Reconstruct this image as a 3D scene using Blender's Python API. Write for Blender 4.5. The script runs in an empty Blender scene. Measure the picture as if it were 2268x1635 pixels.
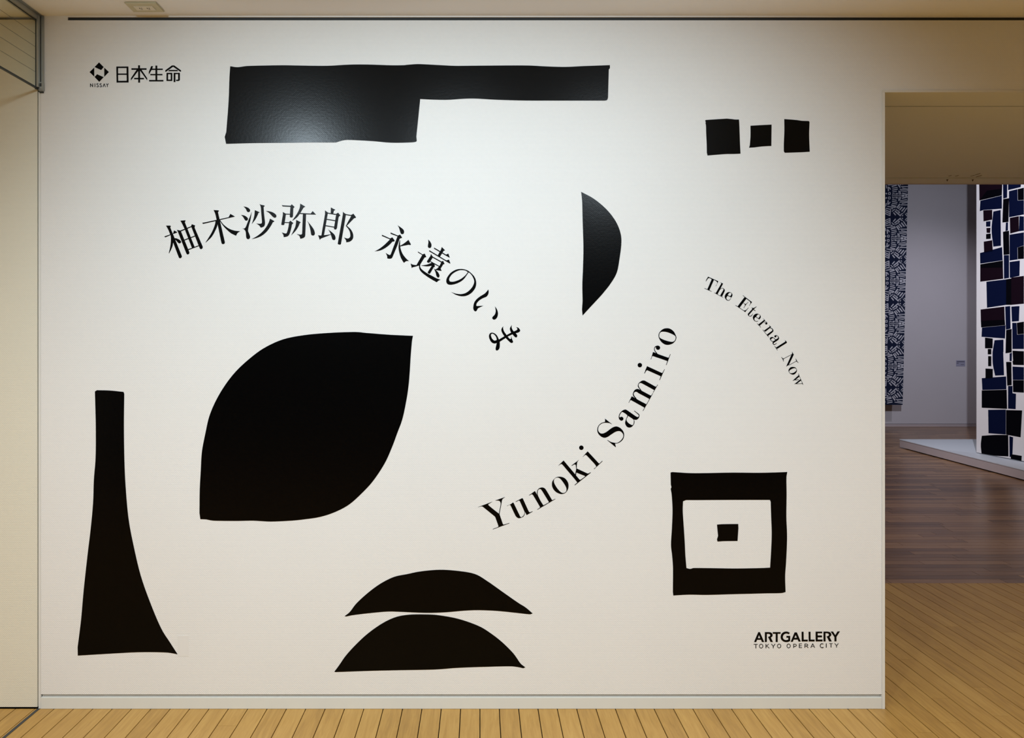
import bpy, bmesh, math, random
from mathutils import Vector
from mathutils.geometry import tessellate_polygon

random.seed(7)
SC = bpy.context.scene
COL = SC.collection

# ------------------------------------------------------------------ camera
F, VPX, VPY = 1679.0, 1063.0, 755.0          # focal length and horizon point in photo pixels
PXM = 526.0                                  # photo pixels per metre on the graphic wall (y = 0)
EYE = 1.55
CD = F / PXM                                 # camera distance to the wall
cam = bpy.data.cameras.new('camera')
cam.sensor_width = 36.0
cam.lens = F / 2268.0 * 36.0
cam.shift_x = (1134.0 - VPX) / 2268.0
cam.shift_y = -(817.5 - VPY) / 2268.0
cam.clip_start = 0.05
co = bpy.data.objects.new('camera', cam)
COL.objects.link(co)
co.location = (0, -CD, EYE)
co.rotation_euler = (math.radians(90), 0, 0)
SC.camera = co

# ------------------------------------------------------------------ world, lights, exposure
w = bpy.data.worlds.new('world'); SC.world = w; w.use_nodes = True
w.node_tree.nodes['Background'].inputs[0].default_value = (1.0, 0.93, 0.85, 1)
w.node_tree.nodes['Background'].inputs[1].default_value = 0.02
SC.view_settings.view_transform = 'Standard'
SC.view_settings.look = 'None'
SC.view_settings.gamma = 1.0
SC.view_settings.use_curve_mapping = False
SC.view_settings.exposure = 0.10
SC.cycles.max_bounces = 5
SC.cycles.diffuse_bounces = 3
SC.cycles.glossy_bounces = 2
SC.cycles.transmission_bounces = 2
SC.cycles.caustics_reflective = False
SC.cycles.caustics_refractive = False

def spot(name, loc, target, energy, angle, col, radius=0.05, blend=1.0):
    l = bpy.data.lights.new(name, 'SPOT')
    l.energy = energy; l.spot_size = math.radians(angle); l.spot_blend = blend
    l.color = col; l.shadow_soft_size = radius
    o = bpy.data.objects.new(name, l); COL.objects.link(o)
    o.location = loc
    d = Vector(target) - Vector(loc)
    o.rotation_euler = d.to_track_quat('-Z', 'Y').to_euler()
    return o

# ceiling spots that wash the graphic wall
spot('wall_spot_lamp', (-1.20, -2.10, 2.85), (-0.68, 0.0, 1.27), 112, 104, (0.75, 0.90, 1.0), 0.07)
spot('wall_spot_lamp', (-0.15, -2.20, 2.85), (0.00, 0.0, 1.20), 76, 102, (0.75, 0.90, 1.0), 0.07)
spot('wall_spot_lamp', (0.90, -2.20, 2.85), (0.52, 0.0, 1.24), 98, 101, (0.77, 0.90, 1.0), 0.07)
# unseen spots added under the ceiling as general fill for the room
for (x, y, e, an) in ((-2.7, -2.0, 152, 158), (-0.9, -3.1, 112, 150), (0.9, -3.1, 105, 150), (2.9, -1.9, 160, 159), (-2.7, -4.4, 110, 150), (2.9, -4.4, 100, 150)):
    spot('room_fill_spot', (x, y, 2.86), (x, y + 0.05, 0), e, an, (0.99, 0.97, 0.94), 0.08)
# gallery beyond the passage
spot('gallery_spot_and_fill', (4.2, 3.0, 4.3), (7.4, 9.5, 1.2), 660, 75, (0.84, 0.87, 1.0), 0.015)
spot('gallery_spot_and_fill', (8.2, 7.2, 4.3), (7.9, 10.4, 0.9), 130, 80, (0.90, 0.86, 1.0), 0.04)
spot('gallery_spot_and_fill', (7.2, 5.2, 4.3), (7.0, 6.2, 0.1), 75, 90, (0.85, 0.90, 1.0), 0.05)
spot('gallery_spot_and_fill', (1.6, 5.9, 4.4), (6.35, 6.1, 0.9), 340, 44, (0.95, 0.93, 1.0), 0.05)  # unseen spot added to brighten the block-printed cloth
spot('gallery_floor_fill', (3.6, 4.0, 4.4), (3.6, 4.1, 0.0), 190, 110, (1.0, 0.84, 0.74), 0.08)  # unseen spot added to lift the gallery floor

# ------------------------------------------------------------------ materials
def new_mat(name):
    m = bpy.data.materials.new(name); m.use_nodes = True
    return m, m.node_tree, m.node_tree.nodes['Principled BSDF']

def simple(name, col, rough=0.6, metal=0.0, spec=0.5):
    m, t, b = new_mat(name)
    b.inputs['Base Color'].default_value = (*col, 1)
    b.inputs['Roughness'].default_value = rough
    b.inputs['Metallic'].default_value = metal
    b.inputs['Specular IOR Level'].default_value = spec
    n = t.nodes.new('ShaderNodeTexNoise'); n.inputs['Scale'].default_value = 9
    n.inputs['Detail'].default_value = 3
    r = t.nodes.new('ShaderNodeMapRange')
    r.inputs[3].default_value = max(0.0, rough - 0.05); r.inputs[4].default_value = min(1.0, rough + 0.05)
    t.links.new(n.outputs[0], r.inputs[0]); t.links.new(r.outputs[0], b.inputs['Roughness'])
    return m

def weave(t, amp):
    """fine embossed weave in wall coordinates: rows 4.1 mm high, stitches 8.8 mm long, slightly irregular"""
    tc = t.nodes.new('ShaderNodeTexCoord')
    geo = t.nodes.new('ShaderNodeNewGeometry')
    mp = t.nodes.new('ShaderNodeMapping'); mp.inputs['Rotation'].default_value = (math.radians(90), 0, 0)
    t.links.new(geo.outputs['Position'], mp.inputs[0])
    nz = t.nodes.new('ShaderNodeTexNoise'); nz.inputs['Scale'].default_value = 45; nz.inputs['Detail'].default_value = 0
    t.links.new(mp.outputs[0], nz.inputs['Vector'])
    ad = t.nodes.new('ShaderNodeVectorMath'); ad.operation = 'MULTIPLY_ADD'; ad.inputs[1].default_value = (0.004, 0.0, 0.0016)
    t.links.new(nz.outputs['Color'], ad.inputs[0]); t.links.new(geo.outputs['Position'], ad.inputs[2])
    sp = t.nodes.new('ShaderNodeSeparateXYZ'); t.links.new(ad.outputs[0], sp.inputs[0])
    def m(op, a, b=None, c=None):
        n = t.nodes.new('ShaderNodeMath'); n.operation = op
        for i, v in enumerate((a, b, c)):
            if v is None: continue
            if isinstance(v, (int, float)): n.inputs[i].default_value = v
            else: t.links.new(v, n.inputs[i])
        return n.outputs[0]
    kz = math.tau / 0.0041; kx = math.tau / 0.0088
    rows = m('SINE', m('MULTIPLY', sp.outputs[2], kz))
    diag = m('SINE', m('MULTIPLY_ADD', sp.outputs[0], kx, m('MULTIPLY', sp.outputs[2], kz / 2)))
    dia2 = m('SINE', m('MULTIPLY_ADD', sp.outputs[0], -kx, m('MULTIPLY', sp.outputs[2], kz / 2)))
    h = m('ADD', m('MULTIPLY', rows, 0.36), m('ADD', m('MULTIPLY', diag, 0.42), m('MULTIPLY', dia2, 0.22)))
    bp = t.nodes.new('ShaderNodeBump'); bp.inputs['Strength'].default_value = 1.0
    bp.inputs['Distance'].default_value = amp
    t.links.new(h, bp.inputs['Height'])
    return bp, mp

def wall_mat(name, col, amp=0.00028):
    m, t, b = new_mat(name)
    bp, mp = weave(t, amp)
    n = t.nodes.new('ShaderNodeTexNoise'); n.inputs['Scale'].default_value = 2.2; n.inputs['Detail'].default_value = 4
    t.links.new(mp.outputs[0], n.inputs['Vector'])
    mx = t.nodes.new('ShaderNodeMix'); mx.data_type = 'RGBA'
    mx.inputs[6].default_value = (*[c * 0.975 for c in col], 1)
    mx.inputs[7].default_value = (*[min(1, c * 1.02) for c in col], 1)
    t.links.new(n.outputs[0], mx.inputs[0])
    t.links.new(mx.outputs[2], b.inputs['Base Color'])
    b.inputs['Roughness'].default_value = 0.75
    b.inputs['Specular IOR Level'].default_value = 0.25
    t.links.new(bp.outputs[0], b.inputs['Normal'])
    return m

def vinyl_mat():
    m, t, b = new_mat('black_film')
    bp, mp = weave(t, 0.00002)
    n = t.nodes.new('ShaderNodeTexNoise'); n.inputs['Scale'].default_value = 90; n.inputs['Detail'].default_value = 3
    t.links.new(mp.outputs[0], n.inputs['Vector'])
    b2 = t.nodes.new('ShaderNodeBump'); b2.inputs['Strength'].default_value = 0.10; b2.inputs['Distance'].default_value = 0.0015
    t.links.new(n.outputs[0], b2.inputs['Height']); t.links.new(bp.outputs[0], b2.inputs['Normal'])
    b.inputs['Base Color'].default_value = (0.0008, 0.0009, 0.0010, 1)
    b.inputs['Roughness'].default_value = 0.25
    b.inputs['Specular IOR Level'].default_value = 0.13
    t.links.new(b2.outputs[0], b.inputs['Normal'])
    return m

def wood_mat(name, c_dark, c_mid, c_light, rough, along, vary):
    m, t, b = new_mat(name)
    geo = t.nodes.new('ShaderNodeNewGeometry'); oi = t.nodes.new('ShaderNodeObjectInfo')
    ad = t.nodes.new('ShaderNodeMath'); ad.operation = 'ADD'
    t.links.new(geo.outputs['Random Per Island'], ad.inputs[0]); t.links.new(oi.outputs['Random'], ad.inputs[1])
    fr = t.nodes.new('ShaderNodeMath'); fr.operation = 'FRACT'; t.links.new(ad.outputs[0], fr.inputs[0])
    mp = t.nodes.new('ShaderNodeMapping')
    mp.inputs['Scale'].default_value = (1.6, 20.0, 20.0) if along == 'x' else (20.0, 1.6, 20.0)
    t.links.new(geo.outputs['Position'], mp.inputs[0])
    off = t.nodes.new('ShaderNodeVectorMath'); off.operation = 'MULTIPLY_ADD'
    t.links.new(fr.outputs[0], off.inputs[0]); off.inputs[1].default_value = (37, 53, 11)
    t.links.new(mp.outputs[0], off.inputs[2])
    n = t.nodes.new('ShaderNodeTexNoise'); n.inputs['Scale'].default_value = 2.6; n.inputs['Detail'].default_value = 6
    n.inputs['Roughness'].default_value = 0.62; n.inputs['Distortion'].default_value = 0.9
    t.links.new(off.outputs[0], n.inputs['Vector'])
    m2 = t.nodes.new('ShaderNodeVectorMath'); m2.operation = 'MULTIPLY'
    m2.inputs[1].default_value = (3, 8, 8) if along == 'x' else (8, 3, 8)
    t.links.new(off.outputs[0], m2.inputs[0])
    n2 = t.nodes.new('ShaderNodeTexNoise'); n2.inputs['Scale'].default_value = 2.0; n2.inputs['Detail'].default_value = 3
    t.links.new(m2.outputs[0], n2.inputs['Vector'])
    a2 = t.nodes.new('ShaderNodeMath'); a2.operation = 'MULTIPLY_ADD'; a2.inputs[1].default_value = 0.30
    t.links.new(n2.outputs[0], a2.inputs[0])
    a3 = t.nodes.new('ShaderNodeMath'); a3.operation = 'MULTIPLY'; a3.inputs[1].default_value = 0.75
    t.links.new(n.outputs[0], a3.inputs[0]); t.links.new(a3.outputs[0], a2.inputs[2])
    a4 = t.nodes.new('ShaderNodeMath'); a4.operation = 'MULTIPLY_ADD'; a4.inputs[1].default_value = vary
    sh = t.nodes.new('ShaderNodeMath'); sh.operation = 'SUBTRACT'; sh.inputs[1].default_value = 0.5
    t.links.new(fr.outputs[0], sh.inputs[0]); t.links.new(sh.outputs[0], a4.inputs[0]); t.links.new(a2.outputs[0], a4.inputs[2])
    cr = t.nodes.new('ShaderNodeValToRGB')
    e = cr.color_ramp.elements
    e[0].position = 0.25; e[0].color = (*c_dark, 1)
    e[1].position = 0.80; e[1].color = (*c_light, 1)
    k = e.new(0.52); k.color = (*c_mid, 1)
    t.links.new(a4.outputs[0], cr.inputs[0])
    t.links.new(cr.outputs[0], b.inputs['Base Color'])
    b.inputs['Roughness'].default_value = rough
    b.inputs['Specular IOR Level'].default_value = 0.5
    bp = t.nodes.new('ShaderNodeBump'); bp.inputs['Strength'].default_value = 0.12; bp.inputs['Distance'].default_value = 0.001
    t.links.new(n2.outputs[0], bp.inputs['Height']); t.links.new(bp.outputs[0], b.inputs['Normal'])
    return m

def glass_mat():
    m, t, b = new_mat('wired_glass'); t.nodes.remove(b)
    out = t.nodes['Material Output']
    tr = t.nodes.new('ShaderNodeBsdfTransparent'); tr.inputs[0].default_value = (0.965, 0.985, 0.965, 1)
    gl = t.nodes.new('ShaderNodeBsdfGlossy'); gl.inputs['Roughness'].default_value = 0.03
    mx = t.nodes.new('ShaderNodeMixShader')
    mx.inputs[0].default_value = 0.06; t.links.new(tr.outputs[0], mx.inputs[1]); t.links.new(gl.outputs[0], mx.inputs[2])
    t.links.new(mx.outputs[0], out.inputs[0])
    return m

M = {}
M['wall'] = wall_mat('wall_paper', (0.81, 0.81, 0.795))
M['wall_l'] = wall_mat('movable_wall_paper', (0.76, 0.735, 0.62))
M['wall_g'] = wall_mat('gallery_wall_paint', (0.62, 0.60, 0.63), 0.00006)
M['smooth'] = simple('smooth_wall_paint', (0.78, 0.775, 0.755), 0.8)
M['plain'] = simple('room_wall_paint', (0.85, 0.84, 0.80), 0.8)
M['dark_back'] = simple('darkened_back_wall', (0.06, 0.06, 0.065), 0.8)  # unseen back wall, darkened so the black film mirrors little light
M['ceil'] = simple('ceiling_paint', (0.90, 0.92, 0.95), 0.85, spec=0.2)
M['soffit'] = simple('soffit_paint', (0.78, 0.83, 0.83), 0.8, spec=0.2)
M['trim'] = simple('trim_paint', (0.76, 0.76, 0.72), 0.5)
M['base'] = simple('baseboard_paint', (0.72, 0.73, 0.69), 0.45)
M['dark'] = simple('dark_slot', (0.016, 0.020, 0.022), 0.6)
M['groove'] = simple('groove_shadow_paint', (0.40, 0.39, 0.35), 0.8)
M['metal'] = simple('satin_aluminium', (0.45, 0.47, 0.46), 0.42, 0.85)
M['metal_d'] = simple('dark_edge_metal', (0.05, 0.06, 0.06), 0.45, 0.6)
M['rubber'] = simple('grey_floor_strip', (0.035, 0.038, 0.040), 0.55)
M['wire'] = simple('glass_wire', (0.10, 0.11, 0.10), 0.5, 0.5)
M['ivory'] = simple('ivory_plastic', (0.60, 0.57, 0.40), 0.5)
M['socket'] = simple('pale_plastic', (0.78, 0.74, 0.62), 0.45)
M['black'] = vinyl_mat()
M['wood'] = wood_mat('oak_plank', (0.33, 0.176, 0.036), (0.46, 0.257, 0.058), (0.56, 0.335, 0.090), 0.38, 'y', 0.18)
M['wood_g'] = wood_mat('brown_plank', (0.150, 0.078, 0.040), (0.275, 0.150, 0.078), (0.40, 0.230, 0.120), 0.29, 'x', 0.50)
M['sub'] = simple('joint_filler', (0.014, 0.008, 0.003), 0.9)
M['glass'] = glass_mat()
M['cloth_l'] = simple('indigo_cotton', (0.012, 0.018, 0.045), 0.95, spec=0.1)
M['print_l'] = simple('undyed_cotton', (0.55, 0.56, 0.62), 0.95, spec=0.1)
M['cloth_r'] = simple('off_white_cotton', (0.82, 0.79, 0.79), 0.95, spec=0.1)
M['navy'] = simple('navy_dye', (0.0025, 0.0055, 0.030), 0.95, spec=0.05)
M['maroon'] = simple('maroon_dye', (0.0085, 0.0028, 0.0070), 0.95, spec=0.05)
M['inkblack'] = simple('black_dye', (0.0012, 0.0012, 0.003), 0.95, spec=0.05)
M['stage'] = simple('platform_paint', (0.64, 0.68, 0.74), 0.5)
M['stage_shade'] = simple('platform_side_shade', (0.56, 0.49, 0.50), 0.6)  # weaker light on the platform side, put into its colour
M['base_g'] = simple('far_baseboard_paint', (0.52, 0.46, 0.47), 0.6)
M['card'] = simple('caption_card_paper', (0.34, 0.34, 0.46), 0.7)
M['cardink'] = simple('caption_card_ink', (0.12, 0.12, 0.17), 0.7)

# ------------------------------------------------------------------ object helpers
def link(name, me, mat, parent=None):
    o = bpy.data.objects.new(name, me)
    if mat is not None and not me.materials:
        me.materials.append(mat)
    COL.objects.link(o)
    if parent is not None:
        o.parent = parent
    return o

def tag(o, label=None, cat=None, group=None, kind=None):
    if label: o['label'] = label
    if cat: o['category'] = cat
    if group: o['group'] = group
    if kind: o['kind'] = kind
    return o

def empty(name, loc=(0, 0, 0)):
    o = bpy.data.objects.new(name, None); o.empty_display_size = 0.1
    COL.objects.link(o); o.location = loc
    return o

def boxes(name, lst, mat, parent=None, bevel=0.0, org=(0, 0, 0)):
    """lst of (x0,x1,y0,y1,z0,z1) in world space, joined into one mesh; org is the parent's location"""
    bm = bmesh.new()
    for (x0, x1, y0, y1, z0, z1) in lst:
        v = [bm.verts.new((x - org[0], y - org[1], z - org[2])) for x in (x0, x1) for y in (y0, y1) for z in (z0, z1)]
        for f in ((0, 1, 3, 2), (4, 6, 7, 5), (0, 4, 5, 1), (2, 3, 7, 6), (0, 2, 6, 4), (1, 5, 7, 3)):
            bm.faces.new([v[i] for i in f])
    if bevel:
        bmesh.ops.bevel(bm, geom=bm.edges[:], offset=bevel, segments=2, affect='EDGES')
    bmesh.ops.recalc_face_normals(bm, faces=bm.faces[:])
    me = bpy.data.meshes.new(name); bm.to_mesh(me); bm.free()
    return link(name, me, mat, parent)

def struct(name, lst, mat, label, bevel=0.0):
    return tag(boxes(name, lst, mat, None, bevel), label, None, None, 'structure')

def wx(px): return (px - VPX) / PXM
def wz(py): return EYE + (VPY - py) / PXM

# ------------------------------------------------------------------ the room
ZC = wz(35.0)                  # ceiling height
XL, XR = wx(90.5), wx(1959.5)  # ends of the graphic wall
ZG1, ZG0 = wz(1538), wz(1545)  # recessed groove above the baseboard
ZO = wz(205)                   # opening height
Y1, Y2 = 4.846 - CD, 5.02 - CD # end of passage floor, end of passage soffit
WT = 0.19

ZT0, ZT1 = wz(45), wz(38)      # dark picture rail slot
XT = wx(150)
XB = wx(1953)
wf = struct('wall_front', [
    (XL, XT, 0, WT, ZG1, ZC + 0.02), (XT, XB, 0, WT, ZG1, ZT0), (XB, XR, 0.0, WT, 0, ZT0),
    (XT, 4.5, 0.0, WT, ZT1, ZC + 0.02), (XT, 4.5, 0.03, WT, ZT0, ZT1), (XR, 4.5, 0, WT - 0.02, ZO + 0.0105, ZT0),
    (XL, XB, 0.012, WT, 0, ZG1)], M['wall'],
    'white embossed gallery wall carrying the black graphics, with an opening on the right')
boxes('corner_bead', [(XB, XR, -0.003, 0.0, 0, ZO), (XB, 4.5, -0.003, 0.0, ZO, ZO + 0.010)], M['trim'], wf, 0.0008)
boxes('end_strip', [(wx(84.6), XL - 0.0018, 0.002, 0.05, 0, wz(204))], M['trim'], wf)
p = boxes('wall_patch', [(wx(394), wx(418), -0.0007, 0.0, wz(1454), wz(1408))], M['wall_l'], wf, 0.0003)
p.data.materials[0] = M['smooth']
struct('baseboard_front', [(XL, XB, -0.002, 0.011, 0, ZG0)], M['base'],
       'low painted baseboard under the graphic wall', 0.0012)
tag(boxes('trim_1', [(XT, 4.5, 0.004, 0.03, ZT0, ZT1)], M['dark']), 'dark picture rail slot along the top of the wall', kind='structure')

struct('wall_left', [(-4.6, wx(81.6), 0.004, 0.06, wz(1567.3), wz(42.5))], M['wall_l'],
       'cream embossed movable wall panel left of the glass barrier')
struct('wall_behind', [(-4.6, wx(84.4), 0.16, 0.2, 0, ZC + 0.02)], M['dark'], 'dark gap backing behind the movable panel')
struct('ceiling', [(-4.6, 5.2, -6.5, 0.0, ZC, ZC + 0.1), (-4.6, XL, 0, 0.2, ZC, ZC + 0.1)], M['ceil'], 'plain off-white ceiling of the near room')
struct('wall_back', [(-4.6, 5.2, -6.6, -6.5, 0, ZC + 0.1)], M['dark_back'], 'unseen wall behind the viewer, darkened to keep film reflections low')
struct('wall_side', [(-4.7, -4.6, -6.6, 0.12, 0, ZC + 0.1)], M['plain'], 'plain side wall beyond the glass barrier')
struct('wall_right', [(5.2, 5.3, -6.6, 0.2, 0, ZC + 0.1)], M['plain'], 'plain wall at the right of the near room')
struct('wall_jamb', [(4.5, 5.2, 0, WT, 0, ZC + 0.02), (4.5, 4.7, WT, Y2, 0, ZO + 0.1)], M['plain'], 'wall closing the right of the passage')
struct('wall_passage', [(XR - 0.2, XR, WT, Y2, 0, ZO + 0.1)], M['plain'], 'left side of the short passage')

# passage soffit of three panels
so = tag(boxes('ceiling', [(XR - 0.2, 4.7, WT, Y2, ZO + 0.022, ZO + 0.15)], M['soffit']),
         'low beige soffit of the passage into the far gallery', kind='structure')
ys = 3.381 - CD
boxes('soffit_panel', [(XR, 4.5, 0.0, ys - 0.007, ZO, ZO + 0.010)], M['soffit'], so)
boxes('soffit_panel', [(XR, 4.5, ys + 0.007, Y1 + 0.004, ZO, ZO + 0.010)], M['soffit'], so)
boxes('soffit_panel', [(XR, 4.5, Y1 + 0.020, Y2, ZO - 0.004, ZO + 0.010)], M['soffit'], so)

def on_ceiling(px, py, z):
    d = F * (z - EYE) / (VPY - py)
    return (px - VPX) * d / F, d - CD
def strip(name, a, b, wd, z, parent):
    x0, y0 = on_ceiling(*a, z); x1, y1 = on_ceiling(*b, z)
    dx, dy = x1 - x0, y1 - y0; L = math.hypot(dx, dy); nx, ny = -dy / L * wd / 2, dx / L * wd / 2
    bm = bmesh.new()
    q = [(x0 + nx, y0 + ny), (x1 + nx, y1 + ny), (x1 - nx, y1 - ny), (x0 - nx, y0 - ny)]
    lo = [bm.verts.new((*c, z - 0.0012)) for c in q]; hi = [bm.verts.new((*c, z + 0.001)) for c in q]
    bm.faces.new(lo); bm.faces.new(hi[::-1])
    for i in range(4): bm.faces.new((lo[i], lo[(i + 1) % 4], hi[(i + 1) % 4], hi[i]))
    bmesh.ops.recalc_face_normals(bm, faces=bm.faces[:])
    me = bpy.data.meshes.new(name); bm.to_mesh(me); bm.free()
    return link(name, me, M['scuff'], parent)
M['scuff'] = simple('scuff_dark', (0.10, 0.075, 0.04), 0.9)
for a, b in (((2116, 390.3), (2123, 388.3)), ((2150, 390.2), (2158, 388.3)), ((2160, 387.4), (2171, 384)), ((2162, 392), (2174, 388.3)), ((2101, 390), (2107, 388.5))):
    strip('scuff_mark', a, b, 0.006, ZO, so)
for px, lab in ((2098, 'small dark pin under the passage soffit, left of the pair'), (2154.5, 'small dark pin under the passage soffit, right of the pair')):
    x, y = on_ceiling(px, 396.5, ZO)
    h = empty('ceiling_pin', (x, y, ZO - 0.004)); tag(h, lab, 'pin', 'pins under the passage soffit')
    bm = bmesh.new(); bmesh.ops.create_cone(bm, cap_ends=True, segments=14, radius1=0.005, radius2=0.007, depth=0.003)
    for v in bm.verts: v.co.z -= 0.0015
    me = bpy.data.meshes.new('pin_head'); bm.to_mesh(me); bm.free(); link('pin_head', me, M['scuff'], h)
    bm = bmesh.new(); bmesh.ops.create_cone(bm, cap_ends=True, segments=12, radius1=0.0022, radius2=0.0032, depth=0.008)
    for v in bm.verts: v.co.z -= 0.007
    bmesh.ops.bevel(bm, geom=bm.edges[:], offset=0.0006, segments=2, affect='EDGES')
    me = bpy.data.meshes.new('pin_stem'); bm.to_mesh(me); bm.free(); link('pin_stem', me, M['scuff'], h)

# gallery shell
YF = 13.7 - CD
GX0, GX1, GH = -1.0, 13.0, 4.6
struct('wall_far', [(GX0, GX1, YF, YF + 0.1, 0.052, GH)], M['wall_g'], 'pale grey far wall of the gallery beyond the passage')
struct('baseboard_far', [(GX0, GX1, YF - 0.006, YF + 0.1, 0, 0.046)], M['base_g'], 'low pale baseboard under the far gallery wall')
struct('wall_gallery', [(GX0 - 0.1, GX0, Y1, YF, 0, GH), (GX1, GX1 + 0.1, Y1, YF, 0, GH),
       (GX0, XR - 0.0, Y2, Y2 + 0.1, 0, GH), (4.7, GX1, Y2, Y2 + 0.1, 0, GH), (XR, 4.7, Y2, Y2 + 0.1, ZO + 0.01, GH)], M['wall_g'],
       'side walls of the far gallery')
struct('ceiling_gallery', [(GX0, GX1, Y2, YF + 0.1, GH, GH + 0.1)], M['wall_g'], 'high ceiling of the far gallery')

# ------------------------------------------------------------------ floors
PW = 0.08146; PH = 0.012; GAP = 0.0038
def unit_box():
    bm = bmesh.new(); bmesh.ops.create_cube(bm, size=1.0)
    me = bpy.data.meshes.new('plank'); bm.to_mesh(me); bm.free(); return me
ub = unit_box(); ub.materials.append(M['wood'])
fl = tag(boxes('floor', [(-4.6, 5.2, -6.5, Y1, -0.05, -PH - 0.001)], M['sub']), 'golden oak plank floor of the near room', kind='structure')
def on_floor(px, py):
    d = F * EYE / (py - VPY); return (px - VPX) * d / F, d - CD
joints = {}
for px, py in ((2080, 1345), (2061, 1390), (2119, 1388), (2091, 1438), (2157, 1439), (2084, 1547), (2223, 1586), (2042, 1623), (2178, 1523), (500, 1608), (2240, 1330)):
    x, y = on_floor(px, py); joints.setdefault(math.floor(x / PW), []).append(y)
for k in range(-30, 46):
    x0 = k * PW
    ymax = 0.001 if x0 + PW < XR + 0.001 else Y1
    js = sorted(joints.get(k, []))
    ends = [-1.6]
    y = -1.6 + random.uniform(0.35, 1.0)
    if js:
        ends += js
    else:
        while y < ymax - 0.12:
            if not (-0.32 < y < 0.02 and ymax < 1) : ends.append(y)
            y += random.uniform(0.75, 1.25)
    ends.append(ymax)
    for a, b in zip(ends, ends[1:]):
        g = 0.0012
        o = bpy.data.objects.new('plank', ub); COL.objects.link(o); o.parent = fl
        o.location = (x0 + PW / 2, (a + b) / 2, -PH / 2); o.scale = (PW - GAP, b - a - g, PH)
# rest of the oak floor behind the viewer, one joined part
def joined(name, lst, mat, parent):
    vs, fs = [], []
    for (x0, x1, y0, y1, z0, z1) in lst:
        n = len(vs)
        vs += [(x, y, z) for x in (x0, x1) for y in (y0, y1) for z in (z0, z1)]
        fs += [tuple(n + i for i in f) for f in ((0, 1, 3, 2), (4, 6, 7, 5), (0, 4, 5, 1), (2, 3, 7, 6), (0, 2, 6, 4), (1, 5, 7, 3))]
    me = bpy.data.meshes.new(name); me.from_pydata(vs, [], fs); me.update()
    return tag(link(name, me, mat, parent), kind='stuff')
rest = []
for k in range(-56, 63):
    y = -6.5
    top = -1.602 if -30 <= k < 46 else (0.0 if k * PW + PW < XR else Y1)
    while y < top - 0.01:
        y2 = min(top, y + random.uniform(0.8, 1.3))
        rest.append((k * PW + GAP / 2, k * PW + PW - GAP / 2, y, y2 - 0.0012, -PH, 0)); y = y2
joined('planks', rest, M['wood'], fl)

fg = tag(boxes('floor', [(GX0, GX1, Y1, YF, -0.05, -PH - 0.001)], M['sub']), 'dark brown plank floor of the far gallery', kind='structure')
ubg = unit_box(); ubg.materials.append(M['wood_g'])
rows = int((YF - Y1) / PW)
rest = []
for r in range(rows + 1):
    y0 = Y1 + r * PW
    x = GX0 + random.uniform(0, 0.9)
    near = r < 16
    while x < GX1:
        x2 = x + random.uniform(0.55, 1.1)
        d = y0 + CD
        if near and x2 > 0.50 * d and x < 0.75 * d:
            o = bpy.data.objects.new('plank', ubg); COL.objects.link(o); o.parent = fg
            o.location = ((x + x2) / 2, y0 + PW / 2, -PH / 2); o.scale = (x2 - x - 0.0025, PW - 0.0030, PH)
        else:
            rest.append((x, x2 - 0.003, y0, min(YF, y0 + PW - 0.0030), -PH, 0))
        x = x2
joined('planks', rest, M['wood_g'], fg)

st = boxes('floor_strip', [(wx(85.5) - 0.0065, wx(85.5) + 0.0065, -1.9, 0.0, 0.0, 0.0012)], M['rubber'])
tag(st, 'thin dark grey strip on the floor below the glass barrier', 'floor strip')

# ------------------------------------------------------------------ glass smoke barrier
gx = wx(85.0); GZ = wz(195)
sb = empty('smoke_barrier', (gx, 0, GZ))
tag(sb, 'wired glass smoke barrier hanging from the ceiling at upper left', 'glass barrier')
O3 = (gx, 0, GZ)
boxes('glass_pane', [(gx - 0.0034, gx + 0.0034, -2.6, -0.004, GZ, ZC - 0.006)], M['glass'], sb, 0, O3)
boxes('edge_trim', [(gx - 0.0045, gx + 0.0045, -2.6, -0.004, GZ - 0.007, GZ - 0.0005)], M['metal_d'], sb, 0, O3)
for py in (52, 80, 108, 135.5, 163):
    z = wz(py)
    boxes('wire', [(gx - 0.0005, gx + 0.0005, -2.6, -0.006, z - 0.0005, z + 0.0005)], M['wire'], sb, 0, O3)
tc = boxes('top_channel', [(gx + 0.0040, gx + 0.0075, -2.6, -0.002, ZC - 0.024, ZC - 0.0005)], M['metal'], sb, 0.0006, O3)
boxes('flange', [(gx + 0.0078, gx + 0.020, -2.6, -0.002, ZC - 0.003, ZC - 0.0005)], M['metal'], tc, 0.0005, O3)
boxes('seal', [(gx + 0.0036, gx + 0.0044, -2.6, -0.002, ZC - 0.032, ZC - 0.025)], M['metal_d'], tc, 0, O3)
wc = boxes('wall_channel', [(gx + 0.0040, gx + 0.0125, -0.022, -0.0005, wz(196), ZC - 0.001), (gx + 0.0150, wx(98.5), -0.006, -0.0005, wz(196), ZC - 0.001)], M['metal'], sb, 0.0006, O3)
boxes('seal', [(gx - 0.0030, gx + 0.0008, -0.018, -0.0035, GZ, ZC - 0.02), (gx + 0.0127, gx + 0.0148, -0.004, -0.0005, wz(190), ZC - 0.003)], M['metal_d'], wc, 0, O3)
br = boxes('end_bracket', [(gx + 0.0045, wx(99.5), -0.010, -0.0006, wz(203.5), wz(183))], M['metal'], sb, 0.003, O3)
boxes('slot', [(wx(91.6), wx(94.8), -0.0108, -0.009, wz(193.5), wz(186))], M['metal_d'], br, 0, O3)
boxes('foot', [(wx(89), wx(97.5), -0.0065, -0.0006, wz(206.5), wz(203.7))], M['metal_d'], br, 0, O3)
boxes('clip', [(wx(81.5), wx(87.5), -0.016, -0.003, wz(199.5), wz(193.0))], M['metal_d'], sb, 0.001, O3)

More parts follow.
